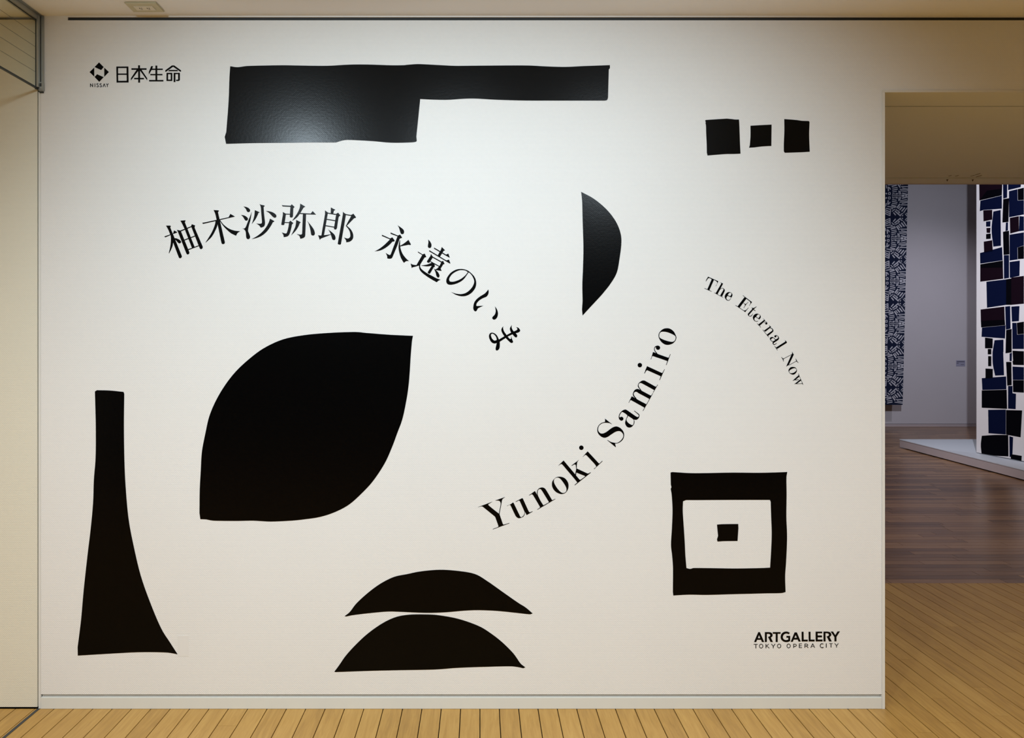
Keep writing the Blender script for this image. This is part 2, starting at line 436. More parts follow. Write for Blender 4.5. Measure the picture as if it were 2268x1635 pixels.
# ------------------------------------------------------------------ ceiling outlet
ox0, ox1, oy0, oy1 = -1.437, -1.306, -0.134, -0.048
oo = empty('ceiling_outlet', ((ox0 + ox1) / 2, (oy0 + oy1) / 2, ZC))
tag(oo, 'ivory double power outlet plate on the ceiling near the wall', 'outlet')
O4 = tuple(oo.location)
boxes('plate', [(ox0, ox1, oy0, oy1, ZC - 0.007, ZC - 0.0002)], M['ivory'], oo, 0.003, O4)
sk = boxes('socket', [(ox0 + 0.026, ox1 - 0.026, oy0 + 0.026, oy1 - 0.024, ZC - 0.0095, ZC - 0.0068)], M['socket'], oo, 0.0008, O4)
for sx in (ox0 + 0.045, ox0 + 0.076):
    boxes('slot', [(sx, sx + 0.0028, oy0 + 0.036, oy0 + 0.046, ZC - 0.0099, ZC - 0.0094)], M['dark'], sk, 0, O4)
    boxes('slot', [(sx + 0.008, sx + 0.0108, oy0 + 0.036, oy0 + 0.044, ZC - 0.0099, ZC - 0.0094)], M['dark'], sk, 0, O4)
    boxes('earth_slot', [(sx + 0.002, sx + 0.009, oy0 + 0.0500, oy0 + 0.0525, ZC - 0.0099, ZC - 0.0094)], M['dark'], sk, 0, O4)

# ------------------------------------------------------------------ traced outlines
# regions: origin and scale of the enlarged views in which the outlines were drawn
RG = {1: (355, 480, 16.35), 2: (440, 455, 16.35), 3: (525, 445, 16.35), 4: (615, 440, 16.35), 5: (697, 450, 16.35),
      6: (825, 490, 16.35), 7: (903, 528, 16.35), 8: (975, 580, 16.35), 9: (1030, 620, 16.35), 10: (1070, 700, 16.35),
      11: (1050, 1080, 15.12), 12: (1190, 980, 11.68), 13: (1310, 900, 16.35), 14: (1380, 790, 13.625), 15: (1420, 715, 16.35),
      16: (190, 130, 23.35), 17: (250, 135, 14.175), 18: (1660, 1390, 20.618), 19: (1760, 1390, 20.618),
      20: (1555, 605, 16.35), 21: (1625, 650, 16.35), 22: (1690, 705, 16.35), 23: (1710, 770, 16.35),
      24: (480, 120, 4.9304), 25: (900, 120, 4.8255), 26: (1550, 250, 8.723), 27: (1260, 410, 5.45), 28: (420, 720, 3.554),
      29: (160, 850, 2.637), 30: (720, 1240, 4.725), 31: (1470, 1030, 5.276), 32: (1900, 380, 3.893), 33: (1900, 780, 3.893),
      34: (190, 180, 37.8), 35: (1165, 1070, 21.8), 36: (1955, 480, 16.35)}

def parse(s, reg):
    """'x,y ~x,y Rn x,y' -> [(px, py, smooth)]"""
    ox, oy, sc = RG[reg]; out = []
    for t in s.split():
        if t[0] == 'R':
            ox, oy, sc = RG[int(t[1:])]; continue
        sm = t[0] == '~'
        a, b = (t[1:] if sm else t).split(',')
        out.append((ox + float(a) / sc, oy + float(b) / sc, sm))
    return out

def curve(pts, closed=True, n=5):
    """Catmull-Rom through smooth points, straight between corners"""
    N = len(pts); res = []
    rng = range(N if closed else N - 1)
    for i in rng:
        p0 = pts[(i - 1) % N]; p1 = pts[i]; p2 = pts[(i + 1) % N]; p3 = pts[(i + 2) % N]
        res.append((p1[0], p1[1]))
        if not (p1[2] or p2[2]):
            continue
        def tan(a, b, c, sm, first):
            if sm and (closed or True):
                return ((c[0] - a[0]) / 2, (c[1] - a[1]) / 2)
            return ((b[0] - a[0]), (b[1] - a[1])) if not first else ((c[0] - b[0]), (c[1] - b[1]))
        t1 = tan(p0, p1, p2, p1[2] and (closed or i > 0), True)
        t2 = tan(p1, p2, p3, p2[2] and (closed or i < N - 2), False)
        L = math.hypot(p2[0] - p1[0], p2[1] - p1[1])
        def lim(t):
            m = math.hypot(*t); k = min(1.0, 1.25 * L / m) if m > 1e-9 else 1
            return (t[0] * k, t[1] * k)
        t1, t2 = lim(t1), lim(t2)
        for k in range(1, n):
            u = k / n; a = 2*u**3 - 3*u**2 + 1; b = u**3 - 2*u**2 + u; c = -2*u**3 + 3*u**2; d = u**3 - u**2
            res.append((a*p1[0] + b*t1[0] + c*p2[0] + d*t2[0], a*p1[1] + b*t1[1] + c*p2[1] + d*t2[1]))
    if not closed:
        res.append(pts[-1][:2])
    return res

def shape_polys(items, reg):
    """-> list of polygons, each a list of loops in photo pixels"""
    polys = []
    for it in items:
        if it[0] == 'S':                       # stroke: S width points
            wd, rest_ = it[1:].strip().split(' ', 1)
            wd = float(wd) / RG[reg][2]
            c = curve(parse(rest_, reg), closed=False)
            for (x0, y0), (x1, y1) in zip(c, c[1:]):
                L = math.hypot(x1 - x0, y1 - y0)
                if L < 1e-6: continue
                nx, ny = -(y1 - y0) / L * wd / 2, (x1 - x0) / L * wd / 2
                polys.append([[(x0 + nx, y0 + ny), (x1 + nx, y1 + ny), (x1 - nx, y1 - ny), (x0 - nx, y0 - ny)]])
            for (x, y) in c[1:-1]:
                polys.append([[(x + wd / 2 * math.cos(q), y + wd / 2 * math.sin(q)) for q in [math.tau * i / 8 for i in range(8)]]])
        elif it[0] == 'C':                     # disc: C x,y r
            _, c, r = it.split(); x, y, _s = parse(c, reg)[0]; r = float(r) / RG[reg][2]
            polys.append([[(x + r * math.cos(q), y + r * math.sin(q)) for q in [math.tau * i / 24 for i in range(24)]]])
        elif it[0] == 'E':                     # ring: E x,y rx ry width
            _, c, rx, ry, wd = it.split(); x, y, _s = parse(c, reg)[0]; s = RG[reg][2]
            rx, ry, wd = float(rx) / s, float(ry) / s, float(wd) / s / 2
            lp = lambda d: [(x + (rx + d) * math.cos(q), y + (ry + d) * math.sin(q)) for q in [math.tau * i / 28 for i in range(28)]]
            polys.append([lp(wd), lp(-wd)])
        else:
            polys.append([curve(parse(l, reg)) for l in it.split('|')])
    return polys

def extrude_mesh(name, polys, to3d, thick_vec):
    """polys in pixels; to3d maps a pixel to a back point; thick_vec points to the viewer side"""
    vs, fs = [], []
    tv = Vector(thick_vec)
    for pi, loops in enumerate(polys):
        tv = Vector(thick_vec) * (1.0 + 0.025 * (pi % 60))      # overlapping pieces never share a plane
        flat = [Vector((x, -y, 0)) for lp in loops for (x, y) in lp]
        tris = tessellate_polygon([[Vector((x, -y, 0)) for (x, y) in lp] for lp in loops])
        n = len(vs); m = len(flat)
        back = [Vector(to3d(v.x, -v.y)) for v in flat]
        vs += [b + tv for b in back] + back
        for (a, b, c) in tris:
            A, B, C = flat[a], flat[b], flat[c]
            s = (B.x - A.x) * (C.y - A.y) - (B.y - A.y) * (C.x - A.x)
            fs.append((n + a, n + b, n + c) if s > 0 else (n + a, n + c, n + b))
        k = 0
        for li, lp in enumerate(loops):
            L = len(lp)
            ar = sum(lp[i][0] * -lp[(i + 1) % L][1] - lp[(i + 1) % L][0] * -lp[i][1] for i in range(L))
            ccw = (ar > 0) == (li == 0)
            for i in range(L):
                a, b = n + k + i, n + k + (i + 1) % L
                fs.append((a, a + m, b + m, b) if ccw else (a, b, b + m, a + m))
            k += L
    me = bpy.data.meshes.new(name); me.from_pydata(vs, [], fs); me.update()
    return me

FT = 0.0008
def to_wall(x, y): return (wx(x), -0.0002, wz(y))
def film(name, items, reg, parent=None):
    me = extrude_mesh(name, shape_polys(items, reg), to_wall, (0, -FT, 0))
    return link(name, me, M['black'], parent)

# ---- large cut-out shapes
def graphic(items, reg, label, group=None, name='wall_graphic'):
    return tag(film(name, items, reg), label, 'wall graphic', group)

graphic(['148,133 ~230,143 ~340,130 ~700,122 ~900,125 ~1200,128 ~1450,115 ~1650,114 ~1900,122 ~2050,121 R25 0,115 ~120,107 ~250,112 ~500,125 ~650,125 ~1000,122 ~1300,122 ~1500,132 ~1700,137 ~1900,128 2175,118 2175,150 2163,165 2155,465 ~2145,490 2120,497 1350,497 ~1200,495 ~950,487 ~730,475 ~600,478 ~450,488 ~300,487 148,480 R24 2180,900 2182,920 ~2178,955 ~2100,965 ~1900,967 ~1700,950 ~1450,937 ~1380,942 1300,965 1020,965 ~800,968 ~400,972 103,980 88,905 105,850 ~130,520 ~140,250'],
        24, 'long stepped black bar near the top of the wall, thick at its left end')
SQ = 'three black squares at the upper right of the wall'
graphic(['105,145 120,138 ~250,130 ~400,120 520,113 ~620,122 ~680,130 755,130 760,200 ~768,400 ~775,600 785,790 ~650,795 ~500,797 ~300,812 148,825 135,770 ~132,600 ~122,400 ~118,250 108,190 118,180 105,165'],
        26, 'largest and leftmost of the three black squares at upper right', SQ)
graphic(['978,250 ~1150,240 1385,228 1380,640 ~1200,650 ~1050,668 975,672 950,675 965,630 ~978,450'],
        26, 'smallest black square, in the middle of the three at upper right', SQ)
graphic(['1630,122 ~1750,130 ~1870,140 ~1970,155 2105,160 2118,180 ~2110,400 ~2115,600 2122,752 ~1950,762 1640,772 1622,740 ~1622,600 ~1632,350'],
        26, 'tall narrow black square nearest the opening, rightmost of the three', SQ)
graphic(['148,82 ~300,165 ~450,290 ~560,430 ~620,570 ~633,700 ~612,880 ~580,1050 ~510,1180 ~400,1320 ~280,1450 165,1575 158,1500 165,1400 ~162,1200 ~170,1000 ~175,750 ~165,400 ~160,200'],
        27, 'upright black half-moon shape with its straight side on the left')
graphic(['1758,85 ~1750,130 ~1740,250 ~1732,380 ~1722,490 ~1705,600 ~1675,740 ~1635,850 ~1590,970 ~1535,1090 ~1450,1220 ~1370,1310 ~1260,1410 ~1150,1470 ~1030,1510 ~900,1530 ~800,1540 ~640,1547 ~500,1540 ~370,1542 ~190,1540 130,1530 85,1528 78,1480 ~80,1300 ~88,1150 ~97,1000 ~125,850 ~155,720 ~205,600 ~275,480 ~360,370 ~460,275 ~580,185 ~730,115 ~900,80 ~1100,62 ~1300,55 1385,62 ~1550,75 ~1700,83'],
        28, 'large black leaf shape with two pointed corners')
graphic(['133,45 145,38 ~220,40 300,48 304,60 ~302,250 ~305,450 ~312,600 ~328,780 ~355,930 ~400,1120 ~460,1290 ~520,1430 ~570,1510 615,1580 ~550,1570 ~400,1568 ~250,1575 33,1588 32,1540 ~52,1380 ~68,1200 ~90,1000 ~108,850 ~122,700 ~127,560 ~137,430 ~138,250 ~135,120'],
        29, 'tall black chimney-like shape flaring at its foot, at lower left')
MD = 'two black mounds one above the other'
graphic(['205,590 ~260,545 ~330,455 ~450,345 ~580,250 ~720,180 ~860,150 ~1000,122 ~1200,105 ~1400,118 ~1570,150 ~1700,225 ~1870,345 ~2020,450 ~2100,500 2172,562 ~2140,570 ~2000,555 ~1800,535 ~1600,527 ~1450,533 ~1280,548 ~1120,555 ~980,553 ~800,545 ~650,542 ~450,560 ~300,578 220,593'],
        30, 'upper, flatter one of two black mounds near the bottom of the wall', MD)
graphic(['97,1172 ~150,1100 ~220,1000 ~330,880 ~450,770 ~600,665 ~740,600 ~880,575 ~1050,572 ~1200,582 ~1400,620 ~1600,690 ~1720,760 ~1850,860 ~1970,980 ~2045,1085 2095,1125 2075,1135 ~2030,1125 ~1950,1115 ~1750,1118 ~1400,1130 ~1150,1148 ~800,1155 ~550,1160 ~300,1168 110,1175'],
        30, 'lower, taller one of two black mounds near the bottom of the wall', MD)
graphic(['80,88 100,83 ~300,95 ~500,95 ~800,90 ~1100,92 ~1300,88 1443,82 ~1433,150 ~1435,350 ~1432,600 ~1440,800 ~1438,950 ~1428,1150 ~1418,1300 1423,1485 ~1370,1497 ~1200,1500 ~1000,1505 ~800,1510 ~500,1518 ~300,1515 112,1525 107,1480 ~108,1200 ~98,1060 ~85,930 ~95,750 ~103,530 ~93,350 82,280 90,260 83,230|225,425 260,410 ~400,410 ~800,408 1240,408 1250,430 ~1255,600 ~1262,800 ~1255,1000 1243,1200 ~1150,1205 ~850,1210 ~600,1207 ~350,1205 ~310,1215 265,1205 ~252,1050 ~245,900 ~232,700 ~222,540'],
        31, 'hollow black square frame at lower right')
graphic(['622,697 ~700,692 870,690 872,740 862,888 ~700,890 628,895 622,870 635,830'],
        31, 'tiny black square centred inside the hollow frame')

# ---- lettering
def lettering(name, label, parts):
    pts = [p for (n, reg, items) in parts for pl in shape_polys(items, reg) for lp in pl for p in lp]
    cx = wx(sum(p[0] for p in pts) / len(pts)); z0 = wz(max(p[1] for p in pts))
    e = empty(name, (cx, -0.0002, z0)); tag(e, label, 'lettering')
    for n, reg, items in parts:
        o = film(n, items, reg, e)
        for v in o.data.vertices:
            v.co -= e.location
    return e

lettering('title_lettering', 'large black Japanese characters curving in an arch above the leaf shape', [
 ('character', 1, ['210,325 368,325 385,345 362,390 785,1430 ~770,1478 ~715,1508 ~672,1470 360,640 ~300,490',
   '145,720 370,640 470,605 500,498 620,560 600,580 460,632 185,748',
   '375,650 ~388,800 ~370,1050 310,1325 325,1328 ~430,1110 ~468,950 490,900 500,780',
   '500,775 ~600,790 ~700,840 ~755,900 ~738,952 ~690,967 ~650,945 ~590,880 525,815',
   '600,478 740,505 1055,1290 ~1045,1340 ~990,1372 ~945,1325 640,545', '735,500 1115,348 1130,378 750,535',
   '1145,275 1262,318 1248,370 1245,400 1538,1085 ~1530,1145 ~1470,1177 ~1428,1135 1130,378 1115,348',
   '730,145 910,133 918,150 890,200 1245,1095 1150,1135 885,450 ~790,250', '875,830 1260,685 1270,715 885,862', '1005,1180 1400,1035 1412,1062 1020,1212']),
 ('character', 2, ['128,630 200,622 1085,430 1150,308 1312,402 1300,412 180,668 160,675',
   '540,170 720,180 738,195 715,230 700,245 950,1330 ~940,1380 ~880,1405 ~830,1365 690,690 650,510 ~600,300',
   '615,545 ~590,700 ~500,930 ~400,1110 250,1345 270,1340 ~480,1130 ~610,900 ~670,760 690,680 730,560',
   '770,520 ~900,690 ~1080,830 ~1280,910 1505,938 ~1410,1000 1355,1100 ~1160,1000 ~960,820 ~830,660 755,540']),
 ('character', 3, ['235,205 ~340,225 ~430,270 ~475,340 ~455,395 ~405,408 ~365,385 ~310,280',
   '145,508 ~260,530 ~350,580 ~397,640 ~380,700 ~325,718 ~285,690 ~225,590',
   '535,405 ~485,700 ~430,900 ~400,1075 ~435,1180 ~475,1300 ~455,1365 ~405,1388 ~350,1360 ~330,1280 ~315,1120 ~265,1040 195,1002 ~270,1000 ~320,940 ~400,740',
   '818,115 ~880,145 ~960,160 1003,178 ~995,200 965,215 975,420 1015,780 ~1010,850 ~980,920 ~930,950 862,972 ~800,890 700,820 ~800,830 ~870,825 ~900,800 905,750 875,400 865,250 ~850,180',
   '645,335 825,415 775,440 ~740,530 ~660,680 535,840 ~590,680 ~630,520',
   '1045,365 ~1180,380 ~1300,420 ~1400,490 ~1428,560 ~1395,605 ~1350,610 ~1290,570 ~1170,445',
   '1195,645 1355,735 1330,765 1300,770 ~1230,900 ~1080,1110 ~900,1260 ~720,1340 530,1388 ~720,1280 ~920,1120 ~1070,930 ~1160,760']),
 ('character', 4, ['150,232 200,245 465,258 515,205 615,305 590,330 568,345 555,620 ~545,665 ~490,690 ~450,670 440,640 462,300 180,285',
   '187,485 295,545 455,555 450,583 300,578 245,930 ~225,955 ~150,955 ~130,930 135,915 190,580',
   '245,848 405,855 465,800 570,888 540,920 520,935 ~490,1080 ~435,1270 ~380,1350 ~300,1385 220,1393 ~205,1310 148,1225 ~260,1260 ~320,1255 ~350,1190 ~390,1040 412,885 245,878',
   '820,183 1003,290 935,330 820,525 ~720,660 ~600,760 525,803 ~640,640 ~740,480 ~800,330',
   '800,520 1195,543 1270,452 1392,583 1030,570 790,553',
   '915,555 1030,560 1000,1290 ~990,1370 ~940,1420 825,1458 ~790,1360 692,1283 ~790,1302 ~860,1300 ~885,1270 890,1200',
   '675,770 840,858 800,890 ~740,1030 ~640,1180 490,1333 ~580,1150 ~650,980',
   '1070,805 ~1200,960 ~1310,1120 ~1348,1260 ~1320,1325 ~1265,1338 ~1215,1300 ~1185,1130 ~1130,930']),
 ('character', 5, ['588,158 752,245 700,270 690,300 670,390 580,375', '375,262 490,350 470,400 335,1180 240,1190 375,400',
   '122,1160 ~200,1175 250,1170 345,1163 ~450,1150 580,1130 585,1145 220,1285 190,1335', '470,345 770,395 760,430 465,378',
   '850,345 930,445 885,480 865,520 805,910 ~770,955 ~720,950 ~700,920 775,430 765,395', '435,570 750,622 745,655 425,600', '395,800 710,855 705,885 390,835',
   '492,955 ~620,1050 ~720,1150 ~755,1250 ~740,1320 ~690,1338 ~640,1310 ~605,1200 ~560,1070',
   '1025,310 ~1080,365 1150,405 1130,430 960,1430 ~945,1490 ~890,1503 ~840,1480 840,1440 1020,420',
   '1125,398 1320,430 1405,383 1500,518 1470,540 1430,545 1165,820 ~1290,930 ~1370,1060 ~1398,1180 ~1380,1290 ~1290,1385 1145,1422 ~1130,1340 1062,1245 ~1170,1280 ~1240,1270 ~1290,1200 ~1280,1070 ~1230,950 1130,828 ~1200,690 1325,465 1125,432']),
 ('character', 6, ['910,148 ~1030,230 ~1120,310 ~1145,390 ~1125,450 ~1075,472 ~1025,445 ~1000,370 ~960,240',
   '655,408 920,520 1000,483 1075,595 1030,620 985,635 ~880,930 720,1310 ~690,1345 ~620,1360 535,1350 ~530,1260 480,1150 ~580,1210 ~640,1225 665,1190 905,550 660,460',
   '345,492 640,625 720,585 803,695 790,735 725,740 ~600,870 ~450,980 ~280,1060 80,1095 ~250,1000 ~430,860 635,660 340,535',
   '1302,675 1393,840 1370,868 1310,855 1000,915 995,892 ~1150,800',
   '985,690 1000,690 ~1000,850 ~1020,1000 ~1090,1180 ~1200,1330 1320,1445 ~1230,1445 1135,1507 ~1030,1330 ~970,1130 ~945,950 ~960,790']),
 ('character', 7, ['742,38 ~820,130 ~862,230 ~845,325 ~790,350 ~735,320 ~735,240 ~750,150',
   '370,478 540,580 615,552 675,675 640,690 610,695 455,950 ~455,1040 ~520,1130 ~680,1250 ~900,1370 ~1050,1450 1192,1500 ~1120,1530 1050,1590 ~820,1460 ~600,1310 ~470,1190 ~420,1090 408,980 330,975 325,955 525,605 370,510',
   '105,912 ~200,955 330,970 410,960 410,985 ~300,1020 175,1050 150,1083',
   '960,335 1390,590 1470,550 1525,700 1490,690 950,375', '1235,312 1355,435 1300,455 1170,665 1085,620 1200,420',
   '785,430 1400,800 1495,770 1548,910 1520,912 775,470',
   '848,565 ~900,650 930,680 905,700 805,860 ~770,885 ~720,875 ~698,845 ~705,820 820,640', '905,660 1215,835 1205,870 900,700',
   '1215,840 1285,818 1335,925 1285,945 1190,1100 1120,1060 1205,890', '835,830 1145,1000 1135,1030 820,860',
   '495,985 ~700,950 885,880 960,930 985,975 ~960,1000 865,995 ~700,1015 500,992',
   '870,870 960,940 985,1030 940,1050 830,1240 ~800,1280 ~760,1275 ~725,1240 730,1220 865,1000',
   '1005,1120 ~1070,1090 1125,1030 1200,1080 1195,1105 1225,1165 1215,1180 1010,1145',
   '935,1080 ~1030,1160 ~1100,1230 ~1150,1340 ~1135,1405 ~1090,1418 ~1045,1370 ~1010,1240 ~975,1150']),
 ('character', 8, ['395,1095 ~560,1190 ~760,1245 ~960,1225 ~1150,1110 ~1280,920 ~1300,720 ~1230,530 ~1050,350 ~900,280 ~740,258 ~560,290 ~380,400 ~250,570 ~220,700 ~250,790 ~330,830 ~480,820 ~680,750 ~860,620 1020,395 1045,385 ~1150,500 ~1230,690 ~1190,860 ~1080,1010 ~920,1130 ~740,1170 ~560,1150|1000,372 ~900,315 ~740,300 ~580,350 ~420,460 ~330,600 ~335,690 ~390,720 ~530,710 ~730,630 ~900,500']),
 ('character', 9, ['843,350 ~855,430 ~835,530 ~770,610 ~640,665 ~520,740 ~430,840 ~405,930 430,948 ~540,945 665,935 ~560,985 ~470,1030 ~420,1115 ~365,1140 ~310,1085 ~298,980 ~330,830 ~420,700 ~560,590 ~720,490',
   '1085,960 ~1160,1080 ~1192,1220 ~1165,1350 ~1100,1425 ~1035,1438 ~985,1395 ~1000,1340 ~1080,1250 ~1110,1130']),
 ('character', 10, ['735,375 ~722,440 ~760,560 850,690 895,750 ~950,815 ~985,835 ~1010,820 1020,720 ~1045,830 ~1085,930 ~1060,970 ~1000,970 ~920,900 815,795 770,735 ~690,610 ~660,500 ~690,420',
   '1045,325 ~1030,400 ~1060,490 1110,560 1180,625 ~1235,700 ~1220,765 ~1180,775 ~1130,740 1055,655 1010,600 ~970,490 ~985,410',
   '1195,400 ~1280,430 ~1342,520 ~1300,585 1180,625 1060,665 900,740 810,800 600,935 500,900 575,850 770,735 850,690 1020,600 1110,560 ~1210,515 ~1243,465',
   '600,930 ~605,1060 ~590,1170 ~550,1225 ~495,1250 ~455,1215 ~460,1130 495,980 ~410,995 ~330,970 ~260,890 ~215,770 ~220,680 ~270,615 ~340,605 ~430,640 ~510,720 570,850|495,870 ~470,760 ~400,670 ~340,640 ~290,660 ~285,720 ~320,810 ~380,875 ~430,890'])])

lettering('name_lettering', 'black serif Latin letters in a rising curve right of the leaf shape', [
 ('letter', 11, ['120,660 610,475 ~540,520 ~480,560 ~490,600 830,875 890,560 ~880,490 ~830,440 705,435 1038,318 ~960,380 ~935,430 ~915,540 850,890 965,1225 ~990,1242 1180,1187 1178,1200 630,1402 625,1390 ~800,1320 ~815,1290 710,990 ~690,965 290,640 ~250,630']),
 ('letter', 11, ['1105,610 ~1200,570 1312,498 1330,530 1500,880 ~1545,970 ~1590,990 ~1650,940 ~1685,870 1690,810 1530,450 ~1500,435 1395,482 1390,470 1615,352 1640,385 1820,780 ~1850,825 ~1880,825 1960,793 1960,807 1760,922 1705,815 ~1692,900 ~1645,978 ~1560,1015 ~1490,1025 ~1420,985 ~1370,910 1220,595 ~1190,580 1100,622']),
 ('letter', 35, ['150,585 ~300,480 430,385 540,570 ~525,460 ~560,330 ~650,245 ~760,215 ~870,235 ~960,320 1245,800 ~1265,825 1415,763 1420,775 548,1292 540,1278 ~640,1205 ~675,1160 350,600 ~300,545 ~260,545 155,605|570,590 ~560,480 ~575,360 ~630,300 ~690,290 ~750,340 1090,890 ~1100,930 880,1058 ~850,1070 ~820,1050 ~680,820']),
 ('letter', 12, ['~585,888 ~700,920 ~780,1010 ~808,1110 ~790,1220 ~720,1310 ~610,1335 ~480,1280 ~400,1180 ~378,1080 ~400,990 ~480,910|~520,910 ~580,930 ~660,1020 ~740,1150 ~755,1230 ~730,1285 ~670,1310 ~600,1280 ~510,1180 ~440,1060 ~430,980 ~460,930']),
 ('letter', 12, ['540,605 ~600,545 680,468 980,825 1005,690 1000,620 ~990,580 ~960,570 890,607 885,598 1075,453 ~1040,500 ~1025,560 1020,675 1300,805 ~1330,800 1378,773 1382,786 970,1112 962,1105 ~1000,1065 ~1030,1030 650,575 ~620,558|1010,780 1225,865 ~1235,880 1160,938 ~1110,968 ~1085,955 1000,850']),
 ('letter', 12, ['C 1139,138 58', '1170,384 ~1230,310 1303,232 1590,540 ~1605,545 1680,476 1687,488 1472,692 1462,685 ~1520,610 1285,345 ~1260,325 ~1230,330']),
 ('letter', 13, ['490,448 740,645 725,647 ~640,607 ~490,597 ~380,622 ~272,712 ~240,840 ~265,920 ~330,980 ~420,985 ~540,930 ~700,810 ~820,745 ~930,735 ~1060,800 ~1160,930 ~1180,1070 ~1132,1210 ~1012,1312 ~920,1342 850,1350 885,1480 865,1475 570,1230 580,1222 ~700,1290 ~860,1325 ~960,1312 ~1060,1238 ~1133,1140 ~1150,1040 ~1110,960 ~1040,905 ~950,900 ~850,935 ~700,1030 ~580,1110 ~460,1138 ~340,1090 ~240,980 ~210,850 ~243,718 ~338,618 ~420,583 492,565']),
 ('letter', 13, ['C 1086,450 71', '1005,480 ~985,390 ~1008,290 ~1088,183 ~1170,130 ~1240,120 ~1300,150 1600,360 ~1650,385 ~1690,385 ~1713,350 ~1705,312 1538,168 1550,155 ~1702,270 ~1737,320 ~1730,380 ~1690,450 ~1620,490 ~1570,485 1540,480 ~1557,570 ~1532,660 ~1460,740 ~1380,770 ~1290,745 ~1230,660 ~1220,570 ~1260,440 ~1290,380 1300,325 ~1220,260 ~1130,210 ~1092,215 ~1032,300 ~1012,370 1030,410 1060,470|1325,345 ~1305,400 ~1275,450 ~1270,510 ~1320,590 ~1420,660 ~1490,680 ~1522,630 ~1532,560 ~1518,480']),
 ('letter', 14, ['165,1390 ~220,1280 260,1196 370,1255 460,1310 690,1432 705,1440 645,1545 620,1525 270,1330 ~225,1315 175,1392',
   '385,1270 ~308,1190 ~298,1105 ~345,1015 ~400,980 ~460,980 ~510,1000 600,1050 825,1172 ~850,1170 790,1290 ~780,1270 480,1110 ~410,1065 ~360,1065 ~322,1105 ~337,1180 ~405,1265',
   '525,1010 ~453,920 ~448,850 ~490,780 ~570,728 ~630,720 ~680,740 975,905 ~1000,905 950,1020 ~930,1005 640,845 ~550,800 ~500,800 ~467,850 ~482,920 ~550,1010',
   'S 13 1044,846 904,1087', 'S 13 897,1107 599,1636']),
 ('letter', 14, ['C 505,257 67', '640,505 ~680,390 722,288 1150,485 ~1185,488 1246,378 1255,386 1107,710 1095,704 ~1130,610 ~1130,590 740,415 ~710,415 650,510']),
 ('letter', 15, ['C 610,905 76', '550,1110 ~488,1030 ~468,950 ~488,880 ~540,840 ~610,828 620,860 ~530,880 ~492,920 ~494,980 ~534,1050 ~585,1110',
   '345,1322 ~390,1190 430,1058 550,1105 640,1145 970,1262 ~1000,1255 1050,1133 1064,1140 914,1537 900,1532 ~940,1400 ~930,1380 440,1210 ~400,1215 357,1327']),
 ('letter', 15, ['~925,198 ~1060,225 ~1180,320 ~1250,450 ~1275,540 ~1240,650 ~1140,750 ~980,800 ~840,775 ~720,680 ~650,560 ~628,450 ~670,340 ~780,235|~780,322 ~920,335 ~1100,400 ~1220,470 ~1248,530 ~1225,630 ~1160,685 ~1050,685 ~850,630 ~700,560 ~655,500 ~665,400 ~710,340'])])

